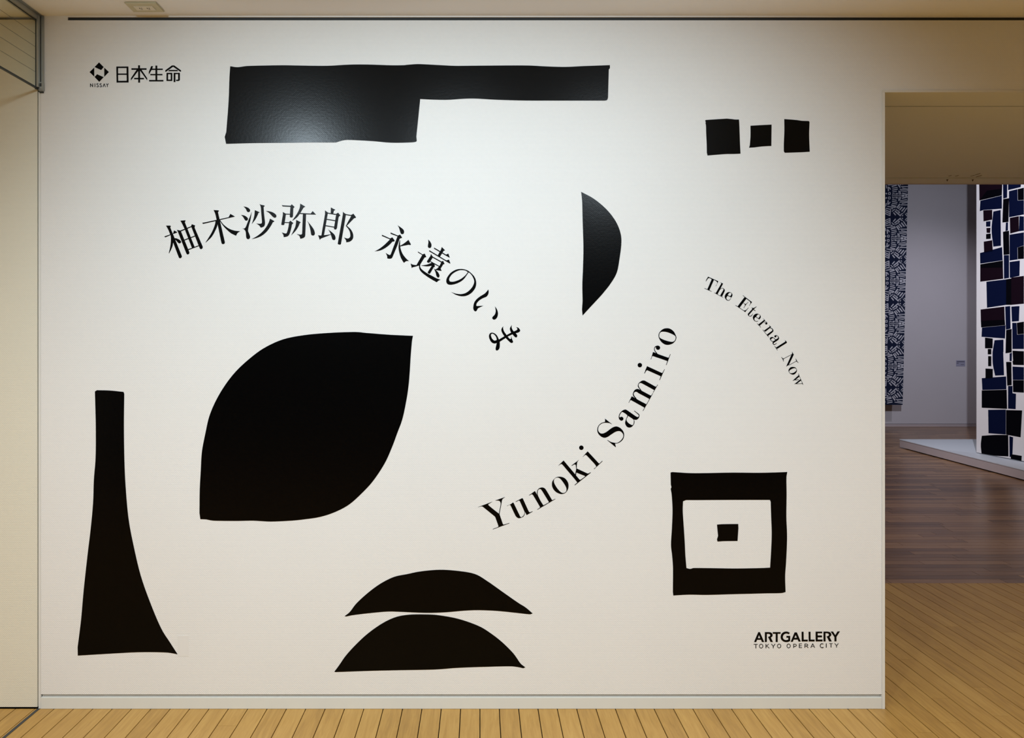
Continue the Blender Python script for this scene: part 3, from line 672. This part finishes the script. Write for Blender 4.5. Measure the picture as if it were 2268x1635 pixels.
lettering('subtitle_lettering', 'small black serif Latin letters curving down beside the opening', [
 ('letter', 20, ['215,130 360,205 345,225 ~270,180 ~210,200 138,307 132,300 150,240', 'S 14 220,140 580,300', '355,205 430,240 265,615 195,575', '430,235 585,295 505,470 495,465 ~540,380 ~530,310 430,248', 'S 14 84,551 344,667', '175,570 200,568 300,640 270,640']),
 ('letter', 20, ['645,330 ~690,350 760,380 555,770 490,730 690,385 ~680,355', 'S 13 440,712 757,882', '650,580 ~720,535 ~780,560 ~822,610 ~810,670 720,850 655,810 770,610 ~770,580 ~740,550 ~700,560 645,605']),
 ('letter', 20, ['1050,912 ~990,983 ~940,997 ~870,965 ~818,870 ~840,780 ~900,710 ~980,686 ~1060,715 ~1098,790 1062,890 925,822 ~882,880 ~885,935 ~935,978 ~985,968 1042,905|930,798 1018,842 ~1062,760 ~1040,715 ~1005,710 ~960,740']),
 ('letter', 21, ['390,135 465,185 210,520 140,470', 'S 14 330,74 655,318', 'S 14 66,430 425,668', '470,188 ~590,270 660,315 560,452 552,445 ~600,370 ~590,300 465,200', '215,510 ~330,603 ~430,608 530,512 535,522 412,677', '355,340 ~430,382 520,312 527,318 ~450,400 368,527 360,522 ~402,440 ~392,390 350,350']),
 ('letter', 21, ['635,512 ~700,525 ~740,520 820,472 828,480 725,578 788,623 780,642 710,592 550,780 ~557,803 ~590,818 ~635,798 686,735 695,742 ~642,822 ~580,835 ~528,802 ~508,750 ~530,720 665,570 ~668,540']),
 ('letter', 21, ['882,998 885,1008 ~820,1024 ~740,985 ~693,890 ~718,800 ~800,740 ~880,738 ~960,790 ~980,860 925,947 795,852 ~750,900 ~755,960 ~805,1005|812,838 890,903 ~945,830 ~930,772 ~890,760 ~850,785']),
 ('letter', 21, ['1055,900 ~1090,930 1145,985 940,1170 890,1125 1100,960 ~1080,930', 'S 14 854,1095 980,1230', 'C 1178,1088 38', 'S 11 1100,1075 ~1140,1030 ~1175,1030 1205,1060']),
 ('letter', 21, ['1275,1150 ~1310,1175 1355,1220 1145,1385 1090,1350 1305,1200 ~1290,1175', 'S 13 1048,1314 1265,1582', '1320,1248 ~1390,1265 ~1432,1330 ~1420,1390 1240,1540 1195,1495 1390,1350 ~1395,1315 ~1370,1280 1315,1268']),
 ('letter', 22, ['C 445,655 38', '435,620 ~490,612 ~552,658 ~577,730 ~540,790 405,880 ~377,910 ~395,940 ~430,936 486,895 494,904 ~432,960 ~388,965 ~348,920 ~345,870 360,845 ~308,835 ~253,770 ~253,710 ~310,680 ~370,690 460,770 540,720 ~540,685 ~505,632 445,640|440,788 ~390,725 ~350,715 ~290,760 ~292,800 ~330,822 ~375,828']),
 ('letter', 22, ['785,790 ~830,825 870,885 510,1110 460,1065 800,850 ~805,820', 'S 14 422,1012 520,1163']),
 ('letter', 23, ['725,145 ~750,200 785,255 600,635 510,685 700,260 ~725,210', 'S 14 705,252 395,414', '326,345 334,343 400,395 ~440,385 410,430 422,505 412,507 390,445 370,405', 'S 14 605,638 883,488', '850,402 860,398 ~885,455 905,490 952,548 944,556 890,502 850,510 870,475']),
 ('letter', 23, ['~755,700 ~840,720 ~895,800 ~880,890 ~810,965 ~740,978 ~650,940 ~598,860 ~605,790 ~670,715|~830,745 ~880,790 ~865,845 ~780,910 ~690,930 ~640,910 ~617,860 ~640,820 ~740,760']),
 ('letter', 23, ['950,942 960,938 ~978,1000 995,1045 840,1175 ~790,1188 740,1202 960,1000', '1030,1140 1050,1190 890,1310 800,1327 1015,1155', 'S 18 840,1178 965,1165', 'S 14 885,1316 1100,1303', 'S 11 985,1035 1122,1342', '1080,1280 1118,1318 1080,1318'])])

lettering('sponsor_logo', 'small black diamond logo with Japanese characters at the upper left', [
 ('emblem_piece', 16, ['692,195 930,437 795,590 460,437']), ('emblem_piece', 16, ['200,695 440,465 440,932']),
 ('emblem_piece', 16, ['960,465 1197,690 960,935']), ('emblem_piece', 16, ['590,808 928,958 700,1200 460,950']),
 ('letter', 34, ['S 50 395,490 395,200', 'S 50 392,215 588,470', 'S 50 583,490 583,195']), ('letter', 34, ['S 50 772,190 772,490']),
 ('letter', 34, ['S 46 1060,230 ~1010,205 ~950,225 ~940,280 ~1000,335 ~1065,390 ~1055,455 ~990,475 915,450']),
 ('letter', 34, ['S 46 1322,230 ~1272,205 ~1212,225 ~1202,280 ~1262,335 ~1327,390 ~1317,455 ~1252,475 1177,450']),
 ('letter', 34, ['S 50 1450,487 1545,205', 'S 50 1545,205 1650,487']), ('letter', 34, ['S 50 1705,195 1805,330', 'S 50 1900,195 1805,330', 'S 52 1808,310 1808,490']),
 ('character', 17, ['110,178 488,178 495,678 118,680|165,225 432,225 432,398 165,398', '112,398 490,398 490,438 112,438'][:0] + ['110,178 488,178 495,678 118,680|165,225 432,225 432,398 165,398|165,438 435,438 438,625 168,627']),
 ('character', 17, ['795,138 852,138 855,682 798,682', '585,232 1060,232 1060,280 585,280', '760,262 808,285 795,315 568,615 570,545', '848,262 893,265 1080,545 1078,612 850,300', '670,535 978,535 978,578 670,578']),
 ('character', 17, ['1205,165 1262,165 1240,240 1215,290 1132,425 1130,345', '1215,243 1567,243 1567,285 1200,285', '1338,148 1395,148 1395,602 1338,602', '1178,412 1558,412 1558,452 1178,452', '1138,600 1588,600 1588,645 1138,645']),
 ('character', 17, ['1855,143 1930,143 2140,295 2142,340 2110,335 1892,185 1680,335 1645,342 1648,295', '1770,285 2030,285 2050,325 1735,325', '1685,375 1868,375 1868,632 1685,632|1735,418 1818,418 1818,588 1735,588', '1910,375 1965,375 1965,665 1910,665', '1910,375 2105,375 2105,415 1910,415', '2050,375 2105,375 2105,580 ~2095,615 ~2060,632 1985,632 1985,592 2040,592 2050,580'])])

lettering('gallery_logo', 'small black two-line Latin logo at the lower right of the wall', [
 ('letter', 18, ['400,212 472,212 668,662 565,662 525,560 345,560 305,662 208,662|433,345 485,490 380,490']),
 ('letter', 18, ['700,212 880,212 ~990,235 ~1050,320 ~1035,410 970,460 1070,662 960,662 840,425 880,422 ~935,390 ~940,330 ~890,292 790,290 790,662 700,662']),
 ('letter', 18, ['1060,212 1415,212 1415,285 1285,285 1285,662 1195,662 1195,285 1060,285']),
 ('letter', 18, ['1840,240 1785,310 ~1730,280 ~1650,275 ~1560,330 ~1520,430 ~1550,520 ~1640,575 ~1740,565 1770,548 1770,465 1685,465 1685,385 1855,385 1855,610 ~1780,650 ~1650,665 ~1520,620 ~1435,520 ~1425,390 ~1480,270 ~1590,200 ~1720,190']),
 ('letter', 19, ['-5,225 98,225 275,640 175,640 140,550 -48,550 -85,648 -182,655|45,340 100,470 -15,470']),
 ('letter', 19, ['315,195 405,195 410,555 595,555 595,635 320,635']), ('letter', 19, ['635,195 722,195 725,553 910,553 910,635 640,635']),
 ('letter', 19, ['955,190 1255,190 1255,262 1048,262 1048,365 1245,365 1245,448 1048,448 1048,550 1272,550 1272,635 960,635']),
 ('letter', 19, ['1315,188 1490,188 ~1600,210 ~1665,290 ~1660,370 1590,435 1690,635 1575,635 1455,405 1500,400 ~1555,365 ~1560,310 ~1500,265 1405,262 1410,635 1315,635']),
 ('letter', 19, ['1640,185 1750,185 1855,350 1950,185 2065,175 1905,430 1908,632 1815,632 1815,440']),
 ('letter', 18, ['S 22 190,770 375,770', 'S 32 290,765 290,950']), ('letter', 18, ['E 530,850 80 88 27']),
 ('letter', 18, ['S 30 750,752 750,946', 'S 24 875,755 765,855', 'S 26 775,835 905,946']), ('letter', 18, ['S 28 1000,752 1085,860', 'S 28 1170,752 1085,860', 'S 32 1085,845 1085,945']),
 ('letter', 18, ['E 1352,845 78 87 27']), ('letter', 18, ['E 1785,843 78 87 27']), ('letter', 18, ['S 30 2015,748 2015,932', 'S 24 2015,760 2075,760 ~2130,785 ~2130,835 2075,862 2015,862']),
 ('letter', 19, ['S 30 210,742 210,928', 'S 24 205,747 325,747', 'S 22 205,835 320,835', 'S 24 205,920 330,920']),
 ('letter', 19, ['S 30 465,742 465,928', 'S 24 465,752 540,752 ~590,775 ~590,815 540,840 470,840', 'S 28 530,832 612,926']),
 ('letter', 19, ['S 28 735,926 822,738', 'S 28 822,738 915,926', 'S 18 765,865 880,865']), ('letter', 19, ['S 27 1308,758 ~1240,738 ~1185,770 ~1165,835 ~1190,895 ~1250,920 1310,902']),
 ('letter', 19, ['S 34 1443,728 1443,922']), ('letter', 19, ['S 22 1575,735 1735,735', 'S 30 1658,730 1658,915']), ('letter', 19, ['S 26 1830,728 1912,832', 'S 26 1995,728 1912,832', 'S 30 1912,818 1912,912'])])

# ------------------------------------------------------------------ far gallery things
# stage platform
px0 = 6.04; py0 = 6.3 - CD; py1 = 10.98 - CD; PT = 0.124
pl = empty('display_platform', (px0, py1, 0))
tag(pl, 'low white display platform on the far gallery floor', 'platform')
bm = bmesh.new()
def prism(nm, quad, z0, z1, mat, parent, org, bev=0.0):
    b = bmesh.new()
    lo = [b.verts.new((x - org[0], y - org[1], z0 - org[2])) for x, y in quad]; hi = [b.verts.new((x - org[0], y - org[1], z1 - org[2])) for x, y in quad]
    b.faces.new(lo); b.faces.new(hi)
    for i in range(len(quad)): b.faces.new((lo[i], lo[(i + 1) % len(quad)], hi[(i + 1) % len(quad)], hi[i]))
    bmesh.ops.recalc_face_normals(b, faces=b.faces[:])
    if bev: bmesh.ops.bevel(b, geom=b.edges[:], offset=bev, segments=2, affect='EDGES')
    me = bpy.data.meshes.new(nm); b.to_mesh(me); b.free()
    return link(nm, me, mat, parent)
bm.free()
q = [(6.075, py1), (12.0, py1), (12.0, py0), (5.955, py0)]
prism('deck', q, PT - 0.012, PT, M['stage'], pl, pl.location, 0.002)
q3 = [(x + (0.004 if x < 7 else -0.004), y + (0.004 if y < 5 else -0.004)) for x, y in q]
prism('fascia', q3, 0.014, PT - 0.012, M['stage_shade'], pl, pl.location)
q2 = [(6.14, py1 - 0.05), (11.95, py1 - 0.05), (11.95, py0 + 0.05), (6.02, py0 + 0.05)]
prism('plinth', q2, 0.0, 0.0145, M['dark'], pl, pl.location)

# right textile, hung along the platform edge
A = Vector((6.30, 9.54)); DV = Vector((0.087, -0.64)).normalized()
NV = Vector((-DV.y, DV.x)) * -1.0
if NV.x > 0: NV = -NV
def to_tex(x, y, off=0.0):
    k = (x - VPX) / F
    s = (A.y * k - A.x) / (DV.x - DV.y * k)
    P = A + DV * s
    z = EYE - (y - VPY) * P.y / F
    return (P.x + NV.x * off, P.y - CD + NV.y * off, z)
tr = empty('hanging_textile', (A.x, A.y - CD, 0.14))
tag(tr, 'hanging cloth printed with navy and black blocks above the platform', 'textile')
def cloth(name, s0, s1, z0, z1, mat, parent, th, ns=24, nz=40, wav=0.012):
    vs, fs = [], []
    for side in (0, 1):
        for j in range(nz + 1):
            for i in range(ns + 1):
                s = s0 + (s1 - s0) * i / ns; z = z0 + (z1 - z0) * j / nz
                P = A + DV * s
                o = (th if side else 0.0)
                vs.append((P.x + NV.x * o - parent.location.x, P.y - CD + NV.y * o - parent.location.y, z - parent.location.z))
    n = (ns + 1) * (nz + 1)
    for side in (0, 1):
        for j in range(nz):
            for i in range(ns):
                a = side * n + j * (ns + 1) + i
                f = (a, a + 1, a + ns + 2, a + ns + 1)
                fs.append(f if side else f[::-1])
    rim = [i for i in range(ns + 1)] + [j * (ns + 1) + ns for j in range(1, nz + 1)] + [nz * (ns + 1) + i for i in range(ns - 1, -1, -1)] + [j * (ns + 1) for j in range(nz - 1, 0, -1)]
    for a, b in zip(rim, rim[1:] + rim[:1]): fs.append((a, a + n, b + n, b))
    me = bpy.data.meshes.new(name); me.from_pydata(vs, [], fs); me.update()
    return link(name, me, mat, parent)
S0 = (A.y * ((2163 - VPX) / F) - A.x) / (DV.x - DV.y * ((2163 - VPX) / F))
cl = cloth('cloth', S0, S0 + 1.45, 0.138, 4.58, M['cloth_r'], tr, 0.002)
blocks = {'navy': [], 'maroon': [], 'inkblack': []}
def B(col, reg, *ss):
    for s in ss: blocks[col] += shape_polys([s], reg)
B('maroon', 32, '1048,97 1247,97 1245,150 1115,165 1050,250', '1083,335 1160,330 1160,415 1085,430', '1110,488 1145,485 1142,530 1112,528', '1057,830 1252,825 1255,925 1057,950',
  '1312,400 1390,385 1390,515 1315,535', '1325,915 1433,900 1433,1140 1325,1150', '1060,1190 1265,1165 1268,1280 1062,1290', '1087,605 1160,592 1165,690 1090,700')
B('inkblack', 32, '1115,165 1245,148 1243,205 1050,250', '1107,540 1147,535 1147,580 1107,583', '1057,800 1252,768 1252,828 1057,832', '1255,238 1305,230 1300,435 1248,440',
  '1253,520 1305,510 1308,715 1258,720', '1280,930 1325,922 1325,1150 1280,1150', '1062,1288 1268,1278 1272,1325 1065,1345', '1280,1367 1328,1357 1328,1560 1275,1568', '1098,1432 1165,1440 1163,1525 1098,1525',
  '1122,1530 1152,1530 1152,1577 1122,1577', '1125,1592 1152,1592 1152,1635 1125,1635', '1335,1545 1433,1550 1433,1635 1340,1635')
B('navy', 32, '1058,252 1243,207 1243,320 1085,332 1053,342', '1170,345 1232,332 1235,640 1170,648 ~1155,500', '1107,432 1145,428 1143,475 1107,475', '1055,703 1245,652 1250,766 1057,795',
  '1253,97 1290,97 1288,225 1255,235', '1278,440 1296,437 1296,508 1275,515', '1260,722 1305,720 1305,918 1262,925', '1297,97 1410,97 1405,135 1297,160', '1305,170 1378,152 1380,250 1433,247 1433,370 1305,395',
  '1395,385 1433,388 1433,510 1390,515', '1310,545 1433,525 1433,638 1378,655 1380,758 1310,768', '1310,780 1398,768 1395,900 1312,918', '1110,950 1280,930 1280,1150 1115,1175',
  '1072,1346 1275,1326 1270,1440 1068,1425', '1272,1165 1315,1160 1318,1355 1278,1365', '1325,1165 1395,1160 1390,1290 1330,1295', '1333,1305 1370,1305 1375,1407 1433,1402 1433,1530 1335,1530',
  '1180,1455 1257,1450 1257,1557 1163,1557', '1310,1570 1330,1562 1328,1635 1310,1635')
B('inkblack', 32, '1380,152 1433,140 1433,245 1382,248', '1380,655 1433,640 1433,752 1382,756', '1372,1305 1433,1295 1433,1400 1377,1405')
B('inkblack', 33, '1122,0 1152,0 1152,18 1122,20', '1125,38 1152,38 1152,72 1125,72', '1125,78 1152,78 1152,122 1125,122', '1102,142 1165,145 1165,225 1102,228', '1070,330 1285,325 1288,490 1070,480',
  '1280,85 1325,85 1328,285 1290,290', '1338,242 1433,242 1433,350 1340,345', '1335,78 1433,78 1433,112 1340,110', '1280,500 1418,503 1405,735 1280,712',
  '1070,722 ~1180,715 1298,715 1300,900 ~1180,893 1068,875 ~1062,800', '1322,880 1415,895 1412,940 1320,920')
B('navy', 33, '1163,0 1255,0 1262,200 1185,203 ~1165,100', '1070,225 1280,210 1282,322 1075,327', '1297,292 1335,292 1335,355 1365,360 1362,492 1297,488', '1335,125 1433,130 1433,240 1338,240',
  '1125,498 1278,496 1278,711 1128,700', '1308,725 1340,735 1335,878 1318,905 1310,905')
for nm, polys in blocks.items():
    for lp in polys:
        me = extrude_mesh('printed_block', [lp], lambda x, y: Vector(to_tex(x, y, 0.0022)) - tr.location, (NV.x * 0.0006, NV.y * 0.0006, 0))
        link('printed_block', me, M[nm], tr)
        # the print goes on over the part of the cloth right of the view
        o = link('printed_block', me, M[nm], tr); o.location = (DV.x * 0.70, DV.y * 0.70, 0.06)

# left textile on the far wall
dt = 13.45
tl = empty('hanging_textile', ((1985 - VPX) * dt / F, dt - CD, EYE - (897 - VPY) * dt / F))
tag(tl, 'narrow blue and white striped cloth hanging before the far wall', 'textile')
def to_tl(x, y):
    lean = (897 - y) / 492.0 * 12.0 - 12.0
    return Vector(((x + lean - VPX) * dt / F, dt - CD, EYE - (y - VPY) * dt / F)) - tl.location
pane = [[[(1870, 897), (2011.0, 897), (2011.0, 210), (1870, 210)]]]
me = extrude_mesh('cloth', pane, to_tl, (0, -0.003, 0)); link('cloth', me, M['cloth_l'], tl)
half = ['30 90,145 280,65', '30 95,215 265,140', '30 95,280 265,205', '26 110,335 300,290', '34 395,180 480,80', '38 445,235 660,50', '26 475,290 560,225', '26 340,215 440,300', '40 320,330 370,310',
  '46 580,200 625,165', '46 660,125 690,100', '46 715,75 735,55', '26 545,235 600,230', '26 740,130 700,150', '22 820,130 895,40', '24 855,170 905,110', '30 760,165 885,350', '40 690,220 805,360', '40 615,270 715,385', '30 560,310 640,410', '42 515,345 620,490',
  '28 650,455 905,455', '28 690,505 905,550', '26 605,548 900,595', '24 630,605 870,650', '36 690,690 905,745', '50 690,765 775,780', '46 800,790 870,790',
  '26 570,600 590,750', '26 605,610 650,750', '30 500,748 530,690', '22 455,748 485,685', '22 405,690 412,745', '26 345,748 372,690', '26 340,650 500,620', '30 335,585 530,545', '26 335,512 520,485', '38 310,450 490,400', '28 170,402 470,360',
  '34 185,460 195,620', '30 215,480 270,560', '22 200,675 200,745', '22 200,742 268,742', '22 265,675 265,745', '20 200,670 265,665', '26 110,400 130,520', '44 100,690 145,725', '16 330,787 690,787', '26 275,60 290,330']
polys = []
def add_stripe(wd, x0, y0, x1, y1):
    L = math.hypot(x1 - x0, y1 - y0); wd *= 1.10
    nx, ny = -(y1 - y0) / L * wd / 2, (x1 - x0) / L * wd / 2
    polys.append([[(x0 + nx, y0 + ny), (x1 + nx, y1 + ny), (x1 - nx, y1 - ny), (x0 - nx, y0 - ny)]])
s = 16.35
for k in range(-3, 5):
    for it in half:
        wd, a, b = it.split(); x0, y0 = map(float, a.split(',')); x1, y1 = map(float, b.split(','))
        for my in (0, 1):
            for mx in (0, 1):
                Y = [(y0, y1), (1572 - y0, 1572 - y1)][my]; X = [(x0, x1), (160 - x0, 160 - x1)][mx]
                # the print narrows with the cloth: keep it inside the hem
                q0 = (1955 + X[0] / s, 480 + Y[0] / s + k * 94.3); q1 = (1955 + X[1] / s, 480 + Y[1] / s + k * 94.3)
                if min(q0[1], q1[1]) < 212 or max(q0[1], q1[1]) > 895 or min(q0[0], q1[0]) < 1872: continue
                add_stripe(float(wd) / s, q0[0] + 1.0, q0[1], q1[0] + 1.0, q1[1])
me = extrude_mesh('printed_stripes', polys, lambda x, y: to_tl(x, y) + Vector((0, -0.0031, 0)), (0, -0.001, 0))
tag(link('printed_stripes', me, M['print_l'], tl), kind='stuff')

# caption card
cx0, cx1 = (2117.5 - VPX) * 13.7 / F, (2137.5 - VPX) * 13.7 / F
cz0, cz1 = EYE - (811.5 - VPY) * 13.7 / F, EYE - (798.3 - VPY) * 13.7 / F
cc = empty('caption_card', (cx0, YF, cz0)); tag(cc, 'small grey caption card on the far gallery wall', 'card')
boxes('card', [(cx0, cx1, YF - 0.004, YF, cz0, cz1)], M['card'], cc, 0, tuple(cc.location))
h = cz1 - cz0
for (a, b, z0, z1) in ((0.08, 0.92, 0.70, 0.86), (0.05, 0.28, 0.46, 0.58), (0.5, 0.88, 0.26, 0.34)):
    boxes('text_line', [(cx0 + (cx1 - cx0) * a, cx0 + (cx1 - cx0) * b, YF - 0.0046, YF - 0.004, cz0 + h * z0, cz0 + h * z1)], M['cardink'], cc, 0, tuple(cc.location))
